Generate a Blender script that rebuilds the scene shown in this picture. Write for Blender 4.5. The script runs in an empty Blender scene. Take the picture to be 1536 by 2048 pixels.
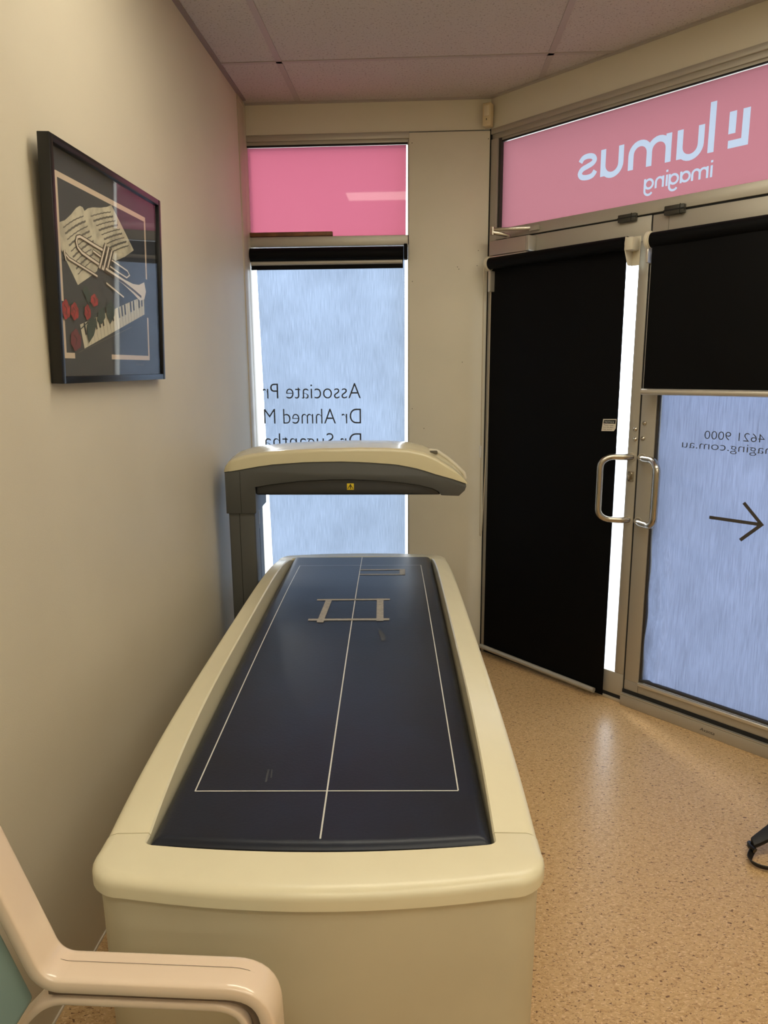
import bpy, bmesh, math, random
from math import sin, cos, pi, radians
from mathutils import Vector, Matrix
random.seed(4)
sc = bpy.context.scene
COL = sc.collection

# ------------------------------------------------------------------ camera
PITCH, ROLL, YAW, FPX = 0.19705, -0.00678, 0.05698, 1447.46
CX, CH = 0.86465, 1.50629
fw = Vector((-sin(YAW)*cos(PITCH), cos(YAW)*cos(PITCH), -sin(PITCH)))
rt = Vector((cos(YAW), sin(YAW), 0)); up = rt.cross(fw)
r2 = rt*cos(ROLL) + up*sin(ROLL); u2 = -rt*sin(ROLL) + up*cos(ROLL)
cd = bpy.data.cameras.new('camera'); cam = bpy.data.objects.new('camera', cd); COL.objects.link(cam)
cam.matrix_world = Matrix(((r2.x, u2.x, -fw.x, CX), (r2.y, u2.y, -fw.y, 0), (r2.z, u2.z, -fw.z, CH), (0, 0, 0, 1)))
cd.sensor_fit = 'VERTICAL'; cd.sensor_height = 36; cd.lens = FPX/2048*36; cd.clip_start = .02
sc.camera = cam

# ------------------------------------------------------------------ sky, sun, exposure
w = bpy.data.worlds.new('world'); sc.world = w; w.use_nodes = True
wb = w.node_tree.nodes['Background']; wb.inputs[0].default_value = (.80, .90, 1, 1); wb.inputs[1].default_value = 6.0
sl = bpy.data.lights.new('sun', 'SUN'); sl.energy = 4.0; sl.angle = radians(14); sl.color = (1, .96, .9)
sun = bpy.data.objects.new('sun', sl); COL.objects.link(sun)
sun.rotation_euler = Vector((.25, -.62, -.42)).to_track_quat('-Z', 'Y').to_euler()
sc.view_settings.view_transform = 'Standard'; sc.view_settings.look = 'None'
sc.view_settings.gamma = 1; sc.view_settings.use_curve_mapping = False
sc.view_settings.exposure = 0.0
LAMP = 13.5           # radiance of the fluorescent diffusers

# ------------------------------------------------------------------ key sizes
D = 3.72; XC = 1.1686; ANG = 0.7877; H = 2.7407
RX, RYA = 2.42, None      # right wall x
SMAX = (RX-XC)/cos(ANG)
RY = D-SMAX*sin(ANG)
YB = -3.6

# ------------------------------------------------------------------ materials
def mat(name, col, rough=.5, metal=0, spec=.5, bump=None, var=None, coat=0, spots=None):
    """bump=(scale,strength,dist) ; var=(scale,other colour,fac) ; spots=(scale,thresh,colour)"""
    m = bpy.data.materials.new(name); m.use_nodes = True; nt = m.node_tree; b = nt.nodes['Principled BSDF']
    b.inputs['Base Color'].default_value = (*col, 1); b.inputs['Roughness'].default_value = rough
    b.inputs['Metallic'].default_value = metal; b.inputs['Specular IOR Level'].default_value = spec
    b.inputs['Coat Weight'].default_value = coat; b.inputs['Coat Roughness'].default_value = .08
    tc = nt.nodes.new('ShaderNodeTexCoord'); last = None
    def noise(scale, det=3):
        n = nt.nodes.new('ShaderNodeTexNoise'); n.inputs['Scale'].default_value = scale; n.inputs['Detail'].default_value = det
        nt.links.new(tc.outputs['Object'], n.inputs['Vector']); return n
    if var:
        n = noise(var[0]); r = nt.nodes.new('ShaderNodeValToRGB'); r.color_ramp.elements[0].position = .38; r.color_ramp.elements[1].position = .66
        r.color_ramp.elements[0].color = (*col, 1); r.color_ramp.elements[1].color = (*[c+(o-c)*var[2] for c, o in zip(col, var[1])], 1)
        nt.links.new(n.outputs['Fac'], r.inputs[0]); nt.links.new(r.outputs[0], b.inputs['Base Color']); last = r.outputs[0]
    if spots:
        n = noise(spots[0], 2); r = nt.nodes.new('ShaderNodeValToRGB'); r.color_ramp.elements[0].position = spots[1]; r.color_ramp.elements[1].position = spots[1]+.03
        mx = nt.nodes.new('ShaderNodeMix'); mx.data_type = 'RGBA'
        nt.links.new(n.outputs['Fac'], r.inputs[0]); nt.links.new(r.outputs[0], mx.inputs['Factor'])
        if last: nt.links.new(last, mx.inputs['A'])
        else: mx.inputs['A'].default_value = (*col, 1)
        mx.inputs['B'].default_value = (*spots[2], 1); nt.links.new(mx.outputs['Result'], b.inputs['Base Color'])
    if bump:
        n = noise(bump[0]); bp = nt.nodes.new('ShaderNodeBump'); bp.inputs['Strength'].default_value = bump[1]; bp.inputs['Distance'].default_value = bump[2]
        nt.links.new(n.outputs['Fac'], bp.inputs['Height']); nt.links.new(bp.outputs[0], b.inputs['Normal'])
    return m

def schlick(nt):
    lw = nt.nodes.new('ShaderNodeLayerWeight'); p = nt.nodes.new('ShaderNodeMath'); p.operation = 'POWER'; p.inputs[1].default_value = 4.6
    q = nt.nodes.new('ShaderNodeMath'); q.operation = 'MULTIPLY_ADD'; q.inputs[1].default_value = .95; q.inputs[2].default_value = .04; q.use_clamp = True
    nt.links.new(lw.outputs['Facing'], p.inputs[0]); nt.links.new(p.outputs[0], q.inputs[0]); return q

def film(name, col, diff=(.25, .25, .25), streak=0, gloss=.0, rough=.3, crease=False):
    """light-passing film: translucent + diffuse (+ a glossy face)"""
    m = bpy.data.materials.new(name); m.use_nodes = True; nt = m.node_tree; nt.nodes.clear(); N = nt.nodes.new; L = nt.links.new
    out = N('ShaderNodeOutputMaterial'); tr = N('ShaderNodeBsdfTranslucent'); df = N('ShaderNodeBsdfDiffuse'); ad = N('ShaderNodeAddShader')
    tr.inputs[0].default_value = (*col, 1); df.inputs[0].default_value = (*diff, 1)
    if streak:
        tc = N('ShaderNodeTexCoord'); mp = N('ShaderNodeMapping'); mp.inputs['Scale'].default_value = (520, 520, 13)
        n = N('ShaderNodeTexNoise'); n.inputs['Scale'].default_value = 1; n.inputs['Detail'].default_value = 3
        n2 = N('ShaderNodeTexNoise'); n2.inputs['Scale'].default_value = 3.5; n2.inputs['Detail'].default_value = 2
        L(tc.outputs['Object'], mp.inputs[0]); L(mp.outputs[0], n.inputs['Vector']); L(tc.outputs['Object'], n2.inputs['Vector'])
        r = N('ShaderNodeMapRange'); r.inputs[1].default_value = .3; r.inputs[2].default_value = .7; r.inputs[3].default_value = 1-streak; r.inputs[4].default_value = 1+streak
        q = N('ShaderNodeMapRange'); q.inputs[1].default_value = .3; q.inputs[2].default_value = .7; q.inputs[3].default_value = .90; q.inputs[4].default_value = 1.10
        mu = N('ShaderNodeMath'); mu.operation = 'MULTIPLY'; vm = N('ShaderNodeVectorMath'); vm.operation = 'SCALE'; vm.inputs[0].default_value = col
        L(n.outputs['Fac'], r.inputs[0]); L(n2.outputs['Fac'], q.inputs[0]); L(r.outputs[0], mu.inputs[0]); L(q.outputs[0], mu.inputs[1]); L(mu.outputs[0], vm.inputs['Scale']); L(vm.outputs[0], tr.inputs[0])
    L(tr.outputs[0], ad.inputs[0]); L(df.outputs[0], ad.inputs[1]); last = ad.outputs[0]
    if gloss:
        fr = schlick(nt); gl = N('ShaderNodeBsdfGlossy'); gl.inputs['Roughness'].default_value = rough
        mx = N('ShaderNodeMixShader'); mu = N('ShaderNodeMath'); mu.operation = 'MULTIPLY'; mu.inputs[1].default_value = gloss
        L(fr.outputs[0], mu.inputs[0]); L(mu.outputs[0], mx.inputs[0]); L(last, mx.inputs[1]); L(gl.outputs[0], mx.inputs[2]); last = mx.outputs[0]
    L(last, out.inputs[0]); return m

def glass(name, tint=(1, 1, 1), k=1.0):
    m = bpy.data.materials.new(name); m.use_nodes = True; nt = m.node_tree; nt.nodes.clear(); N = nt.nodes.new; L = nt.links.new
    out = N('ShaderNodeOutputMaterial'); tr = N('ShaderNodeBsdfTransparent'); tr.inputs[0].default_value = (*tint, 1); gl = N('ShaderNodeBsdfGlossy'); gl.inputs['Roughness'].default_value = .02
    fr = schlick(nt); mx = N('ShaderNodeMixShader'); mu = N('ShaderNodeMath'); mu.operation = 'MULTIPLY'; mu.inputs[1].default_value = k
    L(fr.outputs[0], mu.inputs[0]); L(mu.outputs[0], mx.inputs[0]); L(tr.outputs[0], mx.inputs[1]); L(gl.outputs[0], mx.inputs[2]); L(mx.outputs[0], out.inputs[0]); return m

def emit(name, col, s):
    m = bpy.data.materials.new(name); m.use_nodes = True; nt = m.node_tree; nt.nodes.clear()
    out = nt.nodes.new('ShaderNodeOutputMaterial'); e = nt.nodes.new('ShaderNodeEmission'); e.inputs[0].default_value = (*col, 1); e.inputs[1].default_value = s
    nt.links.new(e.outputs[0], out.inputs[0]); return m

M = {}
M['wall'] = mat('wall_paint', (.66, .60, .47), .55, bump=(320, .25, .001), var=(2.2, (.60, .54, .42), .5))
M['bulk'] = mat('bulkhead_paint', (.68, .64, .52), .6, bump=(260, .15, .001))
M['panel'] = mat('panel_paint', (.70, .66, .54), .5, bump=(120, .12, .001), var=(3, (.60, .57, .46), .35))
M['trim'] = mat('painted_trim', (.50, .43, .31), .45)
M['alu'] = mat('champagne_aluminium', (.47, .44, .375), .42, metal=.4, bump=(500, .06, .0005))
M['alu_lt'] = mat('light_aluminium', (.62, .58, .50), .3, metal=.6)
M['steel'] = mat('brushed_steel', (.46, .42, .35), .24, metal=1, bump=(300, .05, .0005))
M['dark'] = mat('dark_gap', (.008, .008, .008), .8)
M['gasket'] = mat('rubber_gasket', (.035, .032, .03), .6)
M['black'] = mat('black_blockout', (.0015, .0015, .0018), .6, spec=.12)
M['cream_pl'] = mat('cream_plastic', (.66, .61, .48), .4)
M['ceil_bar'] = mat('grid_metal', (.42, .38, .35), .45)
M['rim'] = mat('scanner_cream', (.76, .70, .50), .30, bump=(700, .06, .0004), var=(9, (.68, .62, .44), .3))
M['base'] = mat('scanner_base', (.60, .55, .40), .42, bump=(700, .05, .0004), var=(5, (.52, .47, .34), .4), spots=(34, .80, (.22, .18, .12)))
M['seam'] = mat('seam_line', (.10, .085, .055), .7)
M['cover'] = mat('scanner_cover', (.66, .60, .40), .22, coat=.4)
M['grey'] = mat('scanner_grey', (.074, .076, .073), .42, bump=(900, .08, .0003))
M['grey2'] = mat('scanner_recess', (.026, .027, .028), .35)
M['pad'] = mat('navy_vinyl', (.006, .009, .019), .38, spec=.42, bump=(170, .22, .0012), var=(7, (.007, .012, .028), .8))
M['line'] = mat('white_print', (.62, .62, .58), .5)
M['tape'] = mat('worn_tape', (.34, .31, .26), .6, var=(90, (.24, .23, .21), .8))
M['smudge'] = mat('chalky_scuff', (.05, .055, .065), .7)
M['yellow'] = mat('yellow_label', (.75, .55, .02), .5)
M['ink'] = mat('black_ink', (.01, .01, .01), .6)
M['ink_grey'] = mat('dark_vinyl_letters', (.035, .042, .055), .6)
M['arrow'] = mat('brown_vinyl', (.055, .048, .042), .6)
M['paper'] = mat('label_paper', (.72, .66, .55), .6)
M['lab2'] = mat('silver_label', (.30, .31, .30), .5)
M['wood'] = mat('stained_timber', (.20, .080, .022), .5, var=(20, (.09, .035, .012), .7))
M['frame'] = mat('black_frame', (.007, .007, .007), .3)
M['chair'] = mat('pink_cream_plastic', (.80, .64, .49), .22, coat=.5)
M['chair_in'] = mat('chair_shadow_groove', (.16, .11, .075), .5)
M['teal'] = mat('teal_vinyl', (.165, .245, .225), .5, bump=(260, .12, .0006))
M['bag'] = mat('black_nylon', (.006, .006, .007), .55, bump=(400, .3, .0005))
M['bagbuckle'] = mat('black_plastic', (.008, .008, .008), .18)
M['pave'] = mat('pavement_concrete', (.38, .38, .38), .8, var=(3, (.3, .3, .3), .6))
M['diff'] = emit('lamp_diffuser', (1, .92, .74), LAMP)
M['lampbody'] = mat('lamp_housing', (.7, .68, .62), .4)
M['clear'] = glass('clear_glass')
M['picglass'] = glass('picture_glass', k=.62)
M['pink1'] = film('pink_film_window', (.165, .042, .060), diff=(.10, .03, .045), gloss=.45, rough=.03)
M['pink2'] = film('pink_film_door', (.148, .056, .062), diff=(.08, .03, .035), gloss=.3, rough=.2)
M['white_f'] = film('white_film', (.150, .166, .190), diff=(.06, .06, .06))
M['frost'] = film('frosted_film', (.108, .133, .174), diff=(.05, .055, .07), streak=.22)
M['frost2'] = film('frosted_film_door', (.084, .096, .138), diff=(.05, .055, .07), streak=.22)

# ceiling tile material: fissured mineral tile
def ceil_mat():
    m = mat('mineral_tile', (.56, .51, .47), .9, spec=.1); nt = m.node_tree; b = nt.nodes['Principled BSDF']; N = nt.nodes.new; L = nt.links.new
    tc = N('ShaderNodeTexCoord'); n = N('ShaderNodeTexNoise'); n.inputs['Scale'].default_value = 120; n.inputs['Detail'].default_value = 4
    r = N('ShaderNodeValToRGB'); r.color_ramp.elements[0].position = .34; r.color_ramp.elements[1].position = .42
    r.color_ramp.elements[0].color = (.38, .335, .30, 1); r.color_ramp.elements[1].color = (.56, .52, .48, 1)
    bp = N('ShaderNodeBump'); bp.inputs['Strength'].default_value = .5; bp.inputs['Distance'].default_value = .003
    L(tc.outputs['Object'], n.inputs['Vector']); L(n.outputs['Fac'], r.inputs[0]); L(r.outputs[0], b.inputs['Base Color']); L(n.outputs['Fac'], bp.inputs['Height']); L(bp.outputs[0], b.inputs['Normal'])
    return m
M['tile'] = ceil_mat()

def floor_mat():
    m = mat('flecked_vinyl', (.5, .33, .17), .3, spec=.5); nt = m.node_tree; b = nt.nodes['Principled BSDF']; N = nt.nodes.new; L = nt.links.new
    tc = N('ShaderNodeTexCoord')
    # broad tone + two fleck layers, slightly stretched
    def fleck(scale, rot, th, w=.04):
        mp = N('ShaderNodeMapping'); mp.inputs['Scale'].default_value = (1, 1.9, 1); mp.inputs['Rotation'].default_value = (0, 0, rot)
        n = N('ShaderNodeTexNoise'); n.inputs['Scale'].default_value = scale; n.inputs['Detail'].default_value = 2.5; n.inputs['Distortion'].default_value = .6
        r = N('ShaderNodeMapRange'); r.inputs[1].default_value = th; r.inputs[2].default_value = th+w
        L(tc.outputs['Object'], mp.inputs[0]); L(mp.outputs[0], n.inputs['Vector']); L(n.outputs['Fac'], r.inputs[0]); return r.outputs[0]
    prev = None
    def mix(fac, a, c, k=1.0):
        mx = N('ShaderNodeMix'); mx.data_type = 'RGBA'
        if k != 1:
            mu = N('ShaderNodeMath'); mu.operation = 'MULTIPLY'; mu.inputs[1].default_value = k; L(fac, mu.inputs[0]); fac = mu.outputs[0]
        L(fac, mx.inputs['Factor'])
        if isinstance(a, tuple): mx.inputs['A'].default_value = (*a, 1)
        else: L(a, mx.inputs['A'])
        mx.inputs['B'].default_value = (*c, 1); return mx.outputs['Result']
    c = mix(fleck(60, .4, .50, .12), (.62, .41, .20), (.52, .32, .145))
    c = mix(fleck(110, 1.2, .58), c, (.74, .53, .30))
    c = mix(fleck(75, -.7, .635, .03), c, (.16, .075, .028), .95)
    c = mix(fleck(140, 2.1, .63, .03), c, (.20, .10, .045), .8)
    L(c, b.inputs['Base Color'])
    n = N('ShaderNodeTexNoise'); n.inputs['Scale'].default_value = 2.3; r = N('ShaderNodeMapRange'); r.inputs[3].default_value = .28; r.inputs[4].default_value = .33
    L(tc.outputs['Object'], n.inputs['Vector']); L(n.outputs['Fac'], r.inputs[0]); L(r.outputs[0], b.inputs['Roughness'])
    n2 = N('ShaderNodeTexNoise'); n2.inputs['Scale'].default_value = 60; bp = N('ShaderNodeBump'); bp.inputs['Strength'].default_value = .12; bp.inputs['Distance'].default_value = .001
    L(tc.outputs['Object'], n2.inputs['Vector']); L(n2.outputs['Fac'], bp.inputs['Height']); L(bp.outputs[0], b.inputs['Normal'])
    return m
M['floor'] = floor_mat()

# ------------------------------------------------------------------ builders
class MB:
    def __init__(s): s.v = []; s.f = []; s.m = []
    def add(s, vs, fs, mi=0):
        o = len(s.v); s.v += [tuple(p) for p in vs]; s.f += [tuple(i+o for i in f) for f in fs]; s.m += [mi]*len(fs); return s
    def box(s, x0, x1, y0, y1, z0, z1, mi=0):
        vs = [(x, y, z) for z in (z0, z1) for y in (y0, y1) for x in (x0, x1)]
        return s.add(vs, [(0, 2, 3, 1), (4, 5, 7, 6), (0, 1, 5, 4), (2, 6, 7, 3), (0, 4, 6, 2), (1, 3, 7, 5)], mi)
    def rings(s, R, mi=0, caps=True, closed=False):
        n = len(R[0]); vs = [p for r in R for p in r]; fs = []
        K = len(R) if closed else len(R)-1
        for i in range(K):
            a, b = i*n, ((i+1) % len(R))*n
            for j in range(n): k = (j+1) % n; fs.append((a+j, a+k, b+k, b+j))
        if caps and not closed: fs.append(tuple(range(n-1, -1, -1))); fs.append(tuple((len(R)-1)*n+j for j in range(n)))
        return s.add(vs, fs, mi)
    def tube(s, path, r, n=12, mi=0, closed=False):
        P = [Vector(p) for p in path]; R = []; prev = None
        for i, p in enumerate(P):
            if closed: t = P[(i+1) % len(P)]-P[i-1]
            else: t = P[min(i+1, len(P)-1)]-P[max(i-1, 0)]
            t.normalize()
            if prev is None: a = t.orthogonal().normalized()
            else: a = (prev-t*prev.dot(t)).normalized()
            prev = a; b = t.cross(a); rr = r[i] if isinstance(r, (list, tuple)) else r
            R.append([p+a*rr*cos(2*pi*j/n)+b*rr*sin(2*pi*j/n) for j in range(n)])
        return s.rings(R, mi, closed=closed)
    def prism(s, poly, f0, f1, mi=0):
        """poly of 2d points; f0/f1 map (a,b)->3d for the two faces"""
        n = len(poly); vs = [f0(*p) for p in poly]+[f1(*p) for p in poly]
        fs = [tuple(range(n-1, -1, -1)), tuple(range(n, 2*n))]+[(j, (j+1) % n, n+(j+1) % n, n+j) for j in range(n)]
        return s.add(vs, fs, mi)
    def poly(s, pts, mi=0): return s.add(pts, [tuple(range(len(pts)))], mi)
    def grid(s, nx, ny, f, mi=0):
        vs = [f(i/nx, j/ny) for j in range(ny+1) for i in range(nx+1)]
        fs = [(j*(nx+1)+i, j*(nx+1)+i+1, (j+1)*(nx+1)+i+1, (j+1)*(nx+1)+i) for j in range(ny) for i in range(nx)]
        return s.add(vs, fs, mi)
    def build(s, name, mats, parent=None, bevel=0, seg=2, smooth=35, fixn=True):
        me = bpy.data.meshes.new(name); me.from_pydata(s.v, [], s.f)
        for m in (mats if isinstance(mats, list) else [mats]): me.materials.append(m)
        me.polygons.foreach_set('material_index', s.m); me.update()
        bm = bmesh.new(); bm.from_mesh(me)
        if fixn: bmesh.ops.recalc_face_normals(bm, faces=bm.faces)
        if bevel:
            es = [e for e in bm.edges if len(e.link_faces) == 2 and e.calc_face_angle(0) > radians(28)]
            bmesh.ops.bevel(bm, geom=es, offset=bevel, segments=seg, profile=.5, affect='EDGES', clamp_overlap=True)
        bm.to_mesh(me); bm.free()
        if smooth:
            me.polygons.foreach_set('use_smooth', [True]*len(me.polygons)); me.set_sharp_from_angle(angle=radians(smooth))
        o = bpy.data.objects.new(name, me); COL.objects.link(o)
        if parent: o.parent = parent
        return o

def thing(name, label, cat, loc=(0, 0, 0), rot=(0, 0, 0), group=None):
    o = bpy.data.objects.new(name, None); COL.objects.link(o); o.location = loc; o.rotation_euler = rot; o.empty_display_size = .1
    o['label'] = label; o['category'] = cat
    if group: o['group'] = group
    return o
def struct(name, loc=(0, 0, 0), rot=(0, 0, 0), label=None):
    o = bpy.data.objects.new(name, None); COL.objects.link(o); o.location = loc; o.rotation_euler = rot; o['kind'] = 'structure'
    if label: o['label'] = label
    return o
def st(o, label=None):
    o['kind'] = 'structure'
    if label: o['label'] = label
    return o

def text_mesh(name, s, height, pos, mt, parent, mirror=False, width=None, thin=0, thick=.0004, shear=0, align='LEFT'):
    """text standing in the local x-z plane, facing -y; height = cap height"""
    cu = bpy.data.curves.new(name, 'FONT'); cu.body = s; cu.size = 1; cu.extrude = 0; cu.offset = thin; cu.shear = shear
    tmp = bpy.data.objects.new('tmp', cu); COL.objects.link(tmp)
    dg = bpy.context.evaluated_depsgraph_get(); dg.update()
    me = bpy.data.meshes.new_from_object(tmp.evaluated_get(dg)); bpy.data.objects.remove(tmp)
    xs = [v.co.x for v in me.vertices]; k = height/.70; kx = k
    if width: kx = width/(max(xs)-min(xs))
    x0 = min(xs)
    if align == 'CENTER': x0 = (min(xs)+max(xs))/2
    for v in me.vertices:
        x = (v.co.x-x0)*kx*(-1 if mirror else 1); v.co = (pos[0]+x, pos[1], pos[2]+v.co.y*k)
    me.materials.clear(); me.materials.append(mt); me.name = name
    o = bpy.data.objects.new(name, me); COL.objects.link(o); o.parent = parent
    return o

def arc(cx, cz, r, a0, a1, n=10, rz=None):
    rz = rz or r
    return [(cx+r*cos(radians(a0+(a1-a0)*i/n)), cz+rz*sin(radians(a0+(a1-a0)*i/n))) for i in range(n+1)]
def ribbon(pts, wd, closed=False):
    """outline polygons (left side, right side) for a stroke"""
    P = [Vector(p) for p in pts]; n = len(P); Lf, Rt = [], []
    for i in range(n):
        if closed: a, b = P[i]-P[i-1], P[(i+1) % n]-P[i]
        else:
            a = P[i]-P[i-1] if i else P[1]-P[0]; b = P[i+1]-P[i] if i < n-1 else P[-1]-P[-2]
        a = a.normalized(); b = b.normalized(); na = Vector((-a.y, a.x)); nb = Vector((-b.y, b.x)); m = (na+nb).normalized(); k = wd/2/max(.5, m.dot(na))
        Lf.append(P[i]+m*k); Rt.append(P[i]-m*k)
    return Lf, Rt
def add_ribbon(mb, pts, wd, fn, closed=False, mi=0):
    Lf, Rt = ribbon(pts, wd, closed); n = len(Lf); vs = [fn(*p) for p in Lf]+[fn(*p) for p in Rt]; K = n if closed else n-1
    mb.add(vs, [(i, (i+1) % n, n+(i+1) % n, n+i) for i in range(K)], mi)

# ================================================================== SETTING
S = lambda s, d, z: (XC+s*cos(ANG)+d*sin(ANG), D-s*sin(ANG)+d*cos(ANG), z)     # door wall: s along, d outward
# floor / ceiling as polygons following the room plan
plan = [(-.12, YB-.1), (RX+.12, YB-.1), (RX+.12, RY-.03), S(SMAX, .10, 0)[:2], S(-.05, .10, 0)[:2], (XC, D+.12), (-.12, D+.12)]
st(MB().prism(plan, lambda a, b: (a, b, -.06), lambda a, b: (a, b, 0)).build('floor', M['floor']), 'tan flecked vinyl floor')
ceil = st(MB().prism(plan, lambda a, b: (a, b, H), lambda a, b: (a, b, H+.05)).build('ceiling', M['tile']), 'suspended ceiling of speckled mineral tiles')
# grid bars
def bar(x0, y0, x1, y1, wd=.024):
    a, b = Vector((x0, y0)), Vector((x1, y1)); d = (b-a).normalized(); n = Vector((-d.y, d.x))*wd/2
    q = [a-n, b-n, b+n, a+n]
    MB().prism([tuple(p) for p in q], lambda x, y: (x, y, H-.003), lambda x, y: (x, y, H+.001)).build('grid_bar', M['ceil_bar'], ceil, smooth=0)
GX = [.26, 1.365]
sat = lambda x: D-(x-XC)*math.tan(ANG) if x > XC else D
for x in GX: bar(x, YB, x, sat(x)-.01)
for y in (3.25, 2.14, 1.585, 1.03, .475, -.08, -.635, -1.19, -1.745, -2.3, -2.855):
    bar(0, y, min(RX, XC+(D-y)/math.tan(ANG) if D-y < (RX-XC)*math.tan(ANG) else RX)-.01, y, .020)
# perimeter angles
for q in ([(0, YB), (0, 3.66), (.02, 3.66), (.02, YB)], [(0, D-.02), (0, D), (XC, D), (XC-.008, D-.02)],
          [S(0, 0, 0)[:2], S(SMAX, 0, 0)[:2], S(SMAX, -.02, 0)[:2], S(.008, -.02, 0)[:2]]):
    MB().prism(q, lambda x, y: (x, y, H-.006), lambda x, y: (x, y, H+.001)).build('edge_angle', M['ceil_bar'] if q[0][1] != YB else mat('edge_dark_metal', (.26, .22, .2), .5), ceil, smooth=0)  # left wall angle is a darker grey-brown metal

st(MB().box(-.12, 0, YB-.1, 3.66, 0, H).build('wall_left', M['wall']), 'cream painted wall beside the scanner')
st(MB().box(-.12, RX+.12, YB-.1, YB, 0, H).build('wall_rear', M['wall']))
st(MB().box(RX, RX+.12, YB, RY, 0, H).build('wall_right', M['wall']))
# trim strip at the end of the left wall
tr = struct('trim_1'); MB().box(-.02, .005, 3.565, 3.66, 0, H-.004).build('cover_strip', M['trim'], tr, bevel=.003)
MB().box(-.12, .002, 3.66, D+.05, 0, H).build('return_strip', mat('return_paint', (.56, .50, .38), .45), tr, bevel=.002)
MB().box(-.001, .006, 3.563, 3.668, H-.03, H-.018).build('cap', M['trim'], tr, bevel=.002)
# thin sealing strip at the wall base
st(MB().box(0, .004, YB, 3.56, 0, .006).build('baseboard_left', M['paper']))

# back wall: bulkhead + boxed panel
wbk = struct('wall_back')
MB().box(0.002, XC+.02, D, D+.12, 2.603, H).build('bulkhead', M['bulk'], wbk)
MB().box(.786, XC+.03, D+.005, D+.12, 0, 2.598).build('pier', M['panel'], wbk)
t2 = struct('trim_2', label='tall cream boxed panel between window and doors')
MB().box(.784, XC-.003, D-.008, D+.005, 0.001, 2.596).build('board', M['panel'], t2, bevel=.0015)
mb = MB()
for x, z in ((.798, 2.55), (.800, 1.92), (.800, 1.30), (1.158, 1.98), (1.158, 2.56), (1.02, 1.985), (1.027, 1.975), (1.115, 1.99), (1.12, 2.06), (.86, 1.2), (1.05, 1.53)):
    mb.tube([(x, D-.0088, z), (x, D-.0078, z)], .0022, 8)
mb.build('screw_marks', M['seam'], t2)
MB().box(XC-.003, XC+.006, D-.004, D+.005, .001, 2.6).build('dark_joint', M['gasket'], t2)
# window_1
w1 = struct('window_1', label='tall narrow window with pink top pane')
Y0, Y1 = D-.002, D+.05
MB().box(0, .784, Y0-.004, Y1, 2.573, 2.601).box(0, .784, Y0+.006, Y1, 2.556, 2.574).build('window_head', M['alu'], w1, bevel=.002)
MB().box(0, .778, D+.001, D+.01, 2.549, 2.557).build('head_gasket', M['dark'], w1, smooth=0)
MB().box(0, .784, Y0, Y1, 2.092, 2.139).build('transom', M['alu'], w1, bevel=.002)
MB().box(.777, .786, Y0, Y1, .35, 2.56).build('right_jamb', M['alu'], w1, bevel=.001)
MB().box(0, .784, Y0, Y1, .001, .36).build('sill_panel', M['alu'], w1, bevel=.002)
MB().box(0, .777, D+.030, D+.036, .36, 2.092).build('glass_pane', M['clear'], w1, smooth=0)
MB().box(0, .777, D+.018, D+.023, 2.139, 2.556).build('glass_pane', M['clear'], w1, smooth=0)
MB().poly([(0, D+.014, 2.139), (.768, D+.014, 2.139), (.770, D+.014, 2.549), (0, D+.014, 2.549)]).build('pink_film', M['pink1'], w1, smooth=0, fixn=False)
fl = MB().grid(2, 20, lambda a, b: ((.050-.029*min(1, b*1.02))*(1-a)+.762*a, D+.022, .37+1.72*b)).build('frosted_film', M['frost'], w1, smooth=0, fixn=False)
for s_, z_, w_ in (('Associate Pr', 1.352, .508), ('Dr Ahmed M', 1.223, .505), ('Dr Sugantha', 1.097, .512)):
    text_mesh('lettering', s_, .080, (.536, D+.020, z_), M['ink_grey'], w1, mirror=True, width=w_, thin=-.012)

# door wall: local frame, x along the wall, -y into the room
DW = dict(loc=(XC, D, 0), rot=(0, 0, -ANG))
we = struct('wall_front', **DW)
MB().box(0, SMAX, 0, .12, 2.603, H).build('bulkhead', M['bulk'], we)
MB().box(1.70, SMAX+.06, 0, .10, 0, 2.603).build('pier', M['wall'], we)
# window_2: pink transom light over the doors
w2 = struct('window_2', label='long pink transom window with mirrored white lettering', **DW)
mb = MB(); mb.box(.006, 1.70, -.006, .05, 2.578, 2.602); mb.box(.006, 1.70, .004, .05, 2.556, 2.579); mb.box(.006, 1.70, .012, .05, 2.543, 2.557)
mb.build('window_head', M['alu'], w2, bevel=.002)
MB().box(.04, 1.70, .012, .02, 2.540, 2.546).build('head_gasket', M['dark'], w2, smooth=0)
MB().box(.006, .047, -.004, .05, .0, 2.556).build('left_jamb', M['alu'], w2, bevel=.002)
MB().box(.0, .008, -.006, .02, .0, 2.602).build('jamb_joint', M['dark'], w2, smooth=0)
MB().box(.047, .060, .006, .05, 2.1, 2.556).build('glazing_bead', M['gasket'], w2, bevel=.001)
MB().box(.008, 1.70, -.003, .05, 2.103, 2.150).build('transom', M['alu'], w2, bevel=.002)
MB().box(1.68, 1.72, -.003, .05, 0, 2.556).build('right_jamb', M['alu'], w2, bevel=.002)
MB().box(.06, 1.68, .034, .040, 2.15, 2.545).build('glass_pane', M['clear'], w2, smooth=0)
FY = .026
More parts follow.
